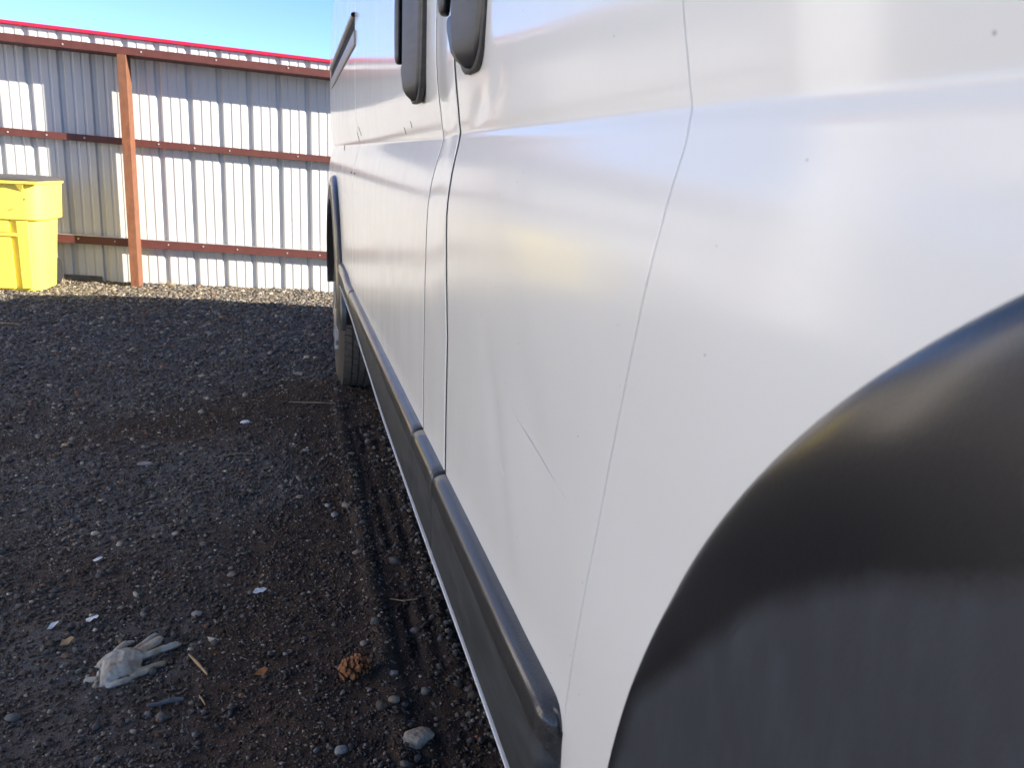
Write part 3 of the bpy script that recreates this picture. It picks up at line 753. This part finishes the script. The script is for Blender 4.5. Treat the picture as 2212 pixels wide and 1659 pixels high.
# wheels
def revolve(name, prof, m, par, n=72, loc=(0, 0, 0), smooth=True):
    P = np.array([[(a, r*math.cos(t), r*math.sin(t)) for a, r in prof] for t in np.linspace(0, 2*math.pi, n, endpoint=False)])
    o = grid(name, P, m, par, smooth, loc, close_u=True); o.data.set_sharp_from_angle(angle=R_(38)); return o
def make_wheel(x, y, name='wheel'):
    wgt = empty(name, (x-VO.x, y-VO.y, .362)); wgt.parent = van
    s = .97
    pr = [(.045, .205), (.012, .215), (-.001, .235), (-.004, .262), (-.002, .300), (.004, .322), (.010, .333), (.018, .345), (.0195, .3495), (.192, .3495), (.20, .34), (.21, .30), (.208, .25), (.17, .205)]
    revolve('sidewall', pr, M['rubber_side'], wgt)
    # tread: five ribs of separate blocks
    V = []; F = []; fr = [(.020, .056), (.062, .088), (.094, .122), (.128, .154), (.160, .190)]
    nb = 62
    for ri, (xa, xb) in enumerate(fr):
        for k_ in range(nb):
            t0 = 2*math.pi*(k_+.5*(ri % 2))/nb; dt = 2*math.pi/nb*.90; q = len(V)
            for (xx_, sk) in ((xa, 0), (xb, .22 if ri < 2 else -.22)):
                for tt in (t0+sk*dt, t0+dt+sk*dt):
                    drop = .004 if (ri == 0 and xx_ == xa) or (ri == 4 and xx_ == xb) else 0
                    V += [(xx_, .349*math.cos(tt), .349*math.sin(tt)), (xx_, (.3615-drop)*math.cos(tt), (.3615-drop)*math.sin(tt))]
            F += [(q+1, q+5, q+7, q+3), (q, q+1, q+3, q+2), (q+4, q+6, q+7, q+5), (q, q+4, q+5, q+1), (q+2, q+3, q+7, q+6)]
    mesh('tread', V, F, M['rubber'], wgt)
    revolve('rim', [(.045, .206), (.020, .200), (.018, .190), (.05, .165), (.06, .10), (.06, .02)], M['silver'], wgt, 48)
    revolve('hub_cap', [(.020, .186), (.008, .180), (.000, .150), (.004, .120), (-.006, .075), (-.012, .04), (-.013, .001)], M['silver'], wgt, 48)
    V = []; F = []
    for k_ in range(8):
        a = 2*math.pi*k_/8; q = len(V)
        for r, hw in ((.07, .010), (.172, .020)):
            for s_ in (-1, 1):
                for dx in (-.010, .012): V.append((dx, r*math.cos(a)-s_*hw*math.sin(a), r*math.sin(a)+s_*hw*math.cos(a)))
        F += [(q, q+2, q+6, q+4), (q, q+4, q+5, q+1), (q+2, q+3, q+7, q+6), (q+4, q+6, q+7, q+5), (q, q+1, q+3, q+2)]
    mesh('hub_spokes', V, F, M['silver'], wgt)
    return wgt
make_wheel(.212, 4.42); make_wheel(.235, -.14)
bevel_box('wheel_well', (.43-VO.x, 3.75-VO.y, .46), (.50-VO.x, 5.1-VO.y, 1.1), M['dark'], van, .01)
bevel_box('wheel_well', (.45-VO.x, -.75-VO.y, .46), (.50-VO.x, .45-VO.y, 1.1), M['dark'], van, .01)

# added unseen second van: throws the straight edge of shade on the gravel
shade_van = tag(empty('added_shade_van', (4.2, 2.2, 0)), 'added unseen white van beyond the near van, casting shade on the gravel', 'van')
S0 = [(.0, .42), (.0, 1.5), (.05, 1.95), (.14, 2.2), (.28, 2.3), (1.0, 2.36)]; S0 = S0+[(2.0-x, z) for x, z in S0[:-1][::-1]]
V = []; F = []; n = len(S0)
for y, k_, zt in ((-3.05, .55, 1.0), (-2.9, .9, 1.15), (-2.2, 1, 1.4), (-1.5, 1, 2.1), (-1.1, 1, 3), (2.75, 1, 3), (2.8, .98, 3)):
    V += [((x-1.0)*k_, y, min(z, zt)) for x, z in S0]
for s_ in range(6):
    for i in range(n): F.append((s_*n+i, (s_+1)*n+i, (s_+1)*n+(i+1) % n, s_*n+(i+1) % n))
F += [tuple(range(n)), tuple(range(6*n, 7*n))[::-1]]
mesh('body_shell', V, F, M['paint'], shade_van)
for x, y in ((-.96, -2.0), (.76, -2.0), (-.96, 1.75), (.76, 1.75)):
    o = revolve('tyre', [(.0, .02), (.0, .2), (-.01, .3), (.01, .35), (.19, .35), (.2, .3), (.2, .02)], M['rubber'], shade_van, 40, (x, y, .35))

# ------------------------------------------------------------------ things on the ground
def hz(x, y): return float(height(np.array(x), np.array(y)))
def stone_thing(name, label, x, y, sx, sy, sz, m, rz=0, seed=0, sub=2, rough=.12, group=None, sink=.3):
    sub = 3 if sx > .02 else sub
    bm = bmesh.new(); bmesh.ops.create_icosphere(bm, subdivisions=sub, radius=1)
    r = np.random.default_rng(seed)
    ph = r.uniform(0, 6, 6)
    for v in bm.verts:
        p = v.co; k_ = 1+rough*(math.sin(3*p.x+ph[0])*math.sin(2.5*p.y+ph[1])+.6*math.sin(5*p.z+ph[2]+3*p.x))+r.normal(0, rough*.18)
        v.co = Vector((p.x*k_*sx, p.y*k_*sy, p.z*k_*sz))
    me = bpy.data.meshes.new(name); bm.to_mesh(me); bm.free()
    o = link(name, me, m, None, True); o.location = (x, y, hz(x, y)+sz*(1-2*sink)); o.rotation_euler.z = rz
    return tag(o, label, 'stone', group)
stone_thing('pebble', 'smooth oval blue grey pebble above the glove, nearest the white glove tips', -.248, 2.072, .0135, .0125, .006, M['pale'], .3, 1, rough=.03)
stone_thing('stone', 'pale rough slab of stone beside the rut at the bottom near the van sill', .225, 1.49, .036, .026, .014, M['slab'], .6, 7, 3, .2)
stone_thing('pebble', 'flat pale pebble lying at the edge of the tyre track', .171, 2.36, .017, .011, .007, M['tan'], .1, 3)
stone_thing('pebble', 'pale pebble on dark dirt well left of the rear tyre track, alone', .0383, 3.31, .015, .011, .007, M['pale'], .5, 4)
stone_thing('pebble', 'small tan oval pebble, upper of a close pair', -.183, 2.32, .0085, .007, .005, M['tan'], .2, 5)
stone_thing('pebble', 'small tan oval pebble, lower of a close pair', -.178, 2.275, .012, .009, .005, M['tan'], .2, 6)
stone_thing('pebble', 'round greyish pebble in the dirt right of the white paper scrap', .011, 2.82, .014, .011, .006, M['tan'], .8, 7)
stone_thing('pebble', 'pale flat pebble just left of the rear tyre', .02, 4.62, .030, .022, .012, M['pale'], .2, 8)
stone_thing('pebble', 'long grey pebble standing on the gravel left of the rear tyre', -.235, 4.20, .013, .026, .012, M['pale'], .1, 9)
stone_thing('pebble', 'white bean shaped pebble on brown dirt below the rear tyre', -.21, 3.72, .021, .013, .010, M['paper'], .1, 10, rough=.05)
stone_thing('pebble', 'orange pebble on the gravel at the far left', -.864, 3.473, .014, .012, .008, M['chip'], .1, 11)
stone_thing('stone', 'light flat angular stone on dark gravel left of centre', -.5406, 3.2245, .026, .014, .007, M['pale'], .1, 12, rough=.2)
for i, (x, y, s, lb) in enumerate([(.195, 1.62, .012, 'grey pebble just above the rough slab stone by the sill'), (.205, 1.72, .010, 'second grey pebble above the rough slab stone'),
        (.28, 1.93, .012, 'pale pebble in the rut beside the pine cone, nearest the sill'), (.15, 1.85, .010, 'small grey pebble right of the pine cone'),
        (.12, 2.66, .014, 'left pebble of the three at the left edge of the tyre track'), (.10, 2.74, .011, 'upper pebble of the three at the left edge of the tyre track'),
        (.16, 2.72, .015, 'right pebble of the three at the left edge of the tyre track'), (.075, 1.47, .012, 'grey pebble left of the rough slab stone at the picture bottom')]):
    stone_thing('pebble', lb, x, y, s*1.15, s, s*.6, M['pale' if i % 3 else 'tan'], i, 20+i, 2, .12)

def flat_shape(name, label, cat, pts, x, y, m, t=.0012, rz=0, curl=.004, lift=.004):
    """thin but real scrap: outline with thickness, gently curled"""
    n = len(pts); c, s = math.cos(rz), math.sin(rz)
    V = []
    for up in (0, 1):
        for (a, b) in pts:
            V.append((a*c-b*s, a*s+b*c, lift+curl*math.sin((a+b)*120)+up*t))
        V.append((0, 0, lift*.8+up*t))
    F = [(i, (i+1) % n, n)[::-1] for i in range(n)]+[(n+1+i, n+1+(i+1) % n, 2*n+1) for i in range(n)]+[(i, (i+1) % n, n+1+(i+1) % n, n+1+i) for i in range(n)]
    o = mesh(name, V, F, m); o.location = (x, y, hz(x, y)+.004); return tag(o, label, cat)
flat_shape('paper_scrap', 'torn white paper scrap with folded edge, right of the centre pebble', 'paper', [(-.017, -.008), (-.008, -.012), (.004, -.006), (.008, -.010), (.019, .010), (.010, .014), (-.002, .009), (-.010, .012)], -.10, 2.165, M['paper'], curl=.003)
flat_shape('paper_scrap', 'small crumpled white scrap directly above the grey glove', 'paper', [(-.015, .005), (-.012, -.008), (-.003, -.011), (.006, -.003), (.012, -.006), (.015, .003), (.010, .007), (.0, .003)], -.4867, 2.0625, M['paper'])
flat_shape('paper_scrap', 'pointed white scrap at the far left, upper left of the glove', 'paper', [(-.009, -.016), (-.001, -.010), (.010, .010), (.008, .016), (-.006, .008)], -.5647, 2.0324, M['paper'])
flat_shape('paper_scrap', 'white scrap with a brown edge higher up on the left, above the other scraps', 'paper', [(-.012, .002), (-.004, -.007), (.012, -.004), (.013, .009), (.004, .005)], -.5417, 2.4025, M['paper'])
flat_shape('wood_chip', 'light tan wood chip left of the glove', 'wood chip', [(-.012, -.016), (.004, -.010), (.013, .010), (.004, .018), (-.006, .006)], -.518, 1.9583, M['chip'], t=.003)
flat_shape('dry_leaf', 'dark notched dry leaf on the brown dirt above the pine cone', 'leaf', [(-.016, -.022), (-.004, -.018), (.010, -.022), (.006, -.004), (.013, .006), (.012, .022), (.002, .016), (-.004, .002), (-.010, -.006)], .0044, 1.965, M['leaf'], t=.002, curl=.003)
flat_shape('rubber_strip', 'grey rubber strip lying below the glove', 'strip', [(-.032, -.012), (-.010, -.004), (.018, .004), (.034, .006), (.034, .013), (.010, .011), (-.016, .003), (-.036, -.004)], -.272, 1.688, M['strip'], t=.004, curl=.002)
flat_shape('bark_chip', 'reddish bark flake between the straw and the pine cone', 'bark', [(-.014, -.006), (.006, -.010), (.015, .002), (.008, .010), (-.006, .008)], -.083, 1.768, M['cone'], t=.003)
def stick(name, label, pts, r, m, cat='straw'):
    P = []
    for i, (x, y, dz) in enumerate(pts):
        k_ = r*(1 if 0 < i < len(pts)-1 else .55)
        P.append([(x+k_*math.cos(a)*.7, y+k_*math.cos(a)*.7, hz(x, y)+dz+k_*math.sin(a)) for a in np.linspace(0, 2*math.pi, 7)])
    P = np.array(P); o0 = P.mean((0, 1)); o = grid(name, P-o0, m, None, True); o.location = o0
    return tag(o, label, cat)
stick('straw', 'thick pale straw piece right of the glove, upper and larger of two', [(-.245, 1.868, .007), (-.225, 1.83, .009), (-.197, 1.778, .006)], .0042, M['chip'])
stick('straw', 'short pale straw fragment right of the grey rubber strip', [(-.208, 1.712, .006), (-.2011, 1.697, .008), (-.193, 1.678, .006)], .0026, M['chip'])
stick('twig', 'thin pale twig crossing the tyre track near the tyre', [(-.03, 4.02, .012), (.08, 3.99, .016), (.18, 3.96, .012)], .0035, M['straw'], 'twig')
stick('twig', 'long thin twig on the brown dirt left of the track', [(-.30, 3.24, .010), (-.22, 3.26, .014), (-.15, 3.27, .010)], .0028, M['straw'], 'twig')
stick('twig', 'forked straw beside the rut, nearest the front door trim', [(.235, 2.075, .010), (.27, 2.065, .014), (.305, 2.06, .010)], .0022, M['chip'], 'twig')
stick('twig', 'thin straw leaning under the van sill', [(.37, 2.95, .01), (.41, 2.85, .04), (.44, 2.80, .07)], .003, M['straw'], 'twig')
stick('twig', 'orange twig on the gravel at the far left below the bin', [(-2.0, 6.2, .01), (-1.9, 6.15, .02), (-1.72, 6.12, .012)], .006, M['chip'], 'twig')
# fine straw litter
V = []; F = []
for i in range(230):
    y = 1.3+4.2*random.random()**1.4; x = random.uniform(-.5*y-.1, min(.5, .12*y)); a = random.uniform(0, math.pi); L = random.uniform(.004, .022); r = random.uniform(.0004, .0010)
    z = hz(x, y)+.006+r; dx, dy = math.cos(a)*L/2, math.sin(a)*L/2; nx_, ny_ = -math.sin(a)*r, math.cos(a)*r; q = len(V); t = random.uniform(-.003, .003)
    V += [(x-dx+nx_, y-dy+ny_, z-t), (x-dx-nx_, y-dy-ny_, z-t), (x-dx, y-dy, z-t+1.6*r), (x+dx+nx_, y+dy+ny_, z+t), (x+dx-nx_, y+dy-ny_, z+t), (x+dx, y+dy, z+t+1.6*r)]
    F += [(q, q+3, q+5, q+2), (q+1, q+2, q+5, q+4), (q, q+1, q+4, q+3), (q, q+2, q+1), (q+3, q+4, q+5)]
o = mesh('straw_litter', V, F, M['straw']); tag(o, 'bits of dry straw and needles strewn over the dirt', 'straw', kind='stuff')
# tuft of dry grass at the fence foot
def tuft(x, y, n, h, label):
    V = []; F = []
    for i in range(n):
        a = random.uniform(0, 2*math.pi); L = h*random.uniform(.5, 1); b = random.uniform(.3, 1.1); q = len(V); r = .0022
        bx, by = random.gauss(0, .03), random.gauss(0, .015)
        for j in range(4):
            s = j/3; px = bx+math.cos(a)*L*b*s; py = by+math.sin(a)*L*.5*b*s; pz = L*(s-.35*s*s*b); k_ = r*(1-s*.8)
            V += [(px-k_*math.sin(a), py+k_*math.cos(a), pz), (px+k_*math.sin(a), py-k_*math.cos(a), pz), (px, py, pz+k_)]
        for j in range(3):
            c = q+3*j
            for e_ in range(3): F.append((c+e_, c+(e_+1) % 3, c+3+(e_+1) % 3, c+3+e_))
    o = mesh('dry_grass_tuft', V, F, M['grass']); o.location = (x, y, hz(x, y)); return tag(o, label, 'grass')
tuft(-1.12, 8.50, 34, .13, 'tuft of dry grass right of the rusty post at the fence foot')
tuft(-2.0, 8.45, 16, .08, 'low dry grass tuft beside the yellow bin')
tuft(-.35, 8.5, 12, .07, 'sparse dry grass blades at the fence foot near the van')

# pine cone
cone = tag(empty('pine_cone', (.116, 1.735, hz(.116, 1.735)+.017), R_(14)), 'brown open pine cone lying on the dirt near the tyre track', 'pine cone')
revolve('core', [(-.028, .002), (-.022, .012), (0, .015), (.018, .010), (.028, .002)], M['cone_dark'], cone, 14)
sV = [(0, -.0035, 0), (0, .0035, 0), (.010, -.0068, .0016), (.010, .0068, .0016), (.0150, -.0040, .0030), (.0150, .0040, .0030), (.0165, 0, .0042), (.010, 0, .0045), (.0145, 0, .0060),
      (.010, 0, -.0008), (.0155, 0, .0006)]
sF = [(0, 2, 7), (0, 7, 1), (1, 7, 3), (2, 4, 8, 7), (7, 8, 5, 3), (4, 6, 8), (8, 6, 5), (0, 9, 2), (0, 1, 9), (1, 3, 9), (2, 9, 10, 4), (9, 3, 5, 10), (4, 10, 6), (10, 5, 6)]
sm = bpy.data.meshes.new('scale'); sm.from_pydata(sV, [], sF); sm.materials.append(M['cone'])
for k_ in range(58):
    t = k_/57; a = k_*2.39996; ax = -.029+.060*t; rad = .0045+.0075*math.sin(math.pi*min(1, .12+t*.85)); s = .72+.6*math.sin(math.pi*min(1, .16+.8*t))
    o = bpy.data.objects.new('scale', sm); COL.objects.link(o); o.parent = cone
    tilt = R_(62-52*t)   # scales lean towards the tip
    Rr = Matrix.Rotation(a, 4, 'X') @ Matrix.Translation((ax, 0, rad*.6)) @ Matrix.Rotation(-(math.pi/2-(R_(8)+tilt*.55)), 4, 'Y') @ Matrix.Scale(s, 4)
    o.matrix_local = Matrix.Diagonal((1.22, 1, .92, 1)) @ Rr @ Matrix.Rotation(random.uniform(-.16, .16), 4, 'Y') @ Matrix.Rotation(random.uniform(-.18, .18), 4, 'Z') @ Matrix.Scale(random.uniform(.8, 1.15), 4)

# work glove: outline as a union of capsules, height swollen from the outline, wrinkled
caps = [((-0.4433, 1.8027), (-0.4272, 1.8019), 0.0082), ((-0.423, 1.7807), (-0.4191, 1.7881), 0.0069), ((-0.4063, 1.7879), (-0.4159, 1.8272), 0.0151), ((-0.4199, 1.8603), (-0.4135, 1.8791), 0.0179), ((-0.397, 1.8132), (-0.4049, 1.8687), 0.0261), ((-0.3795, 1.825), (-0.3846, 1.8808), 0.0261), ((-0.362, 1.8391), (-0.3648, 1.8841), 0.0206), ((-0.3686, 1.9078), (-0.3313, 1.9711), 0.0076), ((-0.3612, 1.8972), (-0.3183, 1.954), 0.0082), ((-0.3532, 1.8821), (-0.3199, 1.9397), 0.0069), ((-0.3438, 1.8804), (-0.2798, 1.9207), 0.0089), ((-0.3645, 1.8138), (-0.299, 1.8445), 0.0076), ((-0.4048, 1.9187), (-0.3928, 1.9426), 0.0082), ((-0.3904, 1.9422), (-0.3801, 1.95), 0.0062), ((-0.3944, 1.7756), (-0.3605, 1.79), 0.0082), ((-0.3518, 1.8031), (-0.3269, 1.8199), 0.0069),]
gx_ = np.arange(-.46, -.26, .0015); gy_ = np.arange(1.75, 1.99, .0015); A, B = np.meshgrid(gx_, gy_, indexing='ij')
D = np.full(A.shape, -1.0); Hh = np.zeros(A.shape)
for (p, q, r) in caps:
    r = r*1.22 if r < .012 else r*1.02
    p = np.array(p); q = np.array(q); d = q-p; t = np.clip(((A-p[0])*d[0]+(B-p[1])*d[1])/(d@d), 0, 1)
    dist = r-np.hypot(A-p[0]-t*d[0], B-p[1]-t*d[1])
    h_ = np.sqrt(np.clip(1-(1-np.clip(dist/r, 0, 1))**2, 0, 1))*min(r*.80, .021)
    Hh = np.maximum(Hh, h_)+.15*np.minimum(Hh, h_); D = np.maximum(D, dist)
for _ in range(3):
    q_ = np.where(D > 0, Hh, 0); Hh = (q_+np.roll(q_, 1, 0)+np.roll(q_, -1, 0)+np.roll(q_, 1, 1)+np.roll(q_, -1, 1))/5
wr = (fbm(A, B, 38, 3, 51)-.5)*.006
crease = .008*np.exp(-(((A+.4195)+(B-1.80)*.10)/.003)**2)*(B < 1.85)
Zt = Hh+wr*smooth01(D/.008)-crease*(D > 0)
ins = D > 0
idx = -np.ones(A.shape, int); V = []; F = []
for i in range(A.shape[0]):
    for j in range(A.shape[1]):
        if ins[i, j]: idx[i, j] = len(V); V.append((A[i, j], B[i, j], max(.001, Zt[i, j])))
nt_ = len(V); V += [(x, y, -.002) for x, y, z in V]
for i in range(A.shape[0]-1):
    for j in range(A.shape[1]-1):
        q = [idx[i, j], idx[i+1, j], idx[i+1, j+1], idx[i, j+1]]
        if min(q) >= 0: F.append(tuple(q)); F.append(tuple(k_+nt_ for k_ in q[::-1]))
from collections import Counter
cnt = Counter()
for f in F[::2]:
    for a_, b_ in zip(f, f[1:]+f[:1]): cnt[(a_, b_)] += 1
for (a_, b_) in list(cnt):
    if (b_, a_) not in cnt: F.append((b_, a_, a_+nt_, b_+nt_))
gl = mesh('work_glove', [(x+.365, y-1.86, z) for x, y, z in V], F, M['glove'], None, True)
gl.location = (-.365, 1.86, hz(-.365, 1.86)+.004); tag(gl, 'crumpled dirty grey work glove lying palm down on the dirt', 'glove')
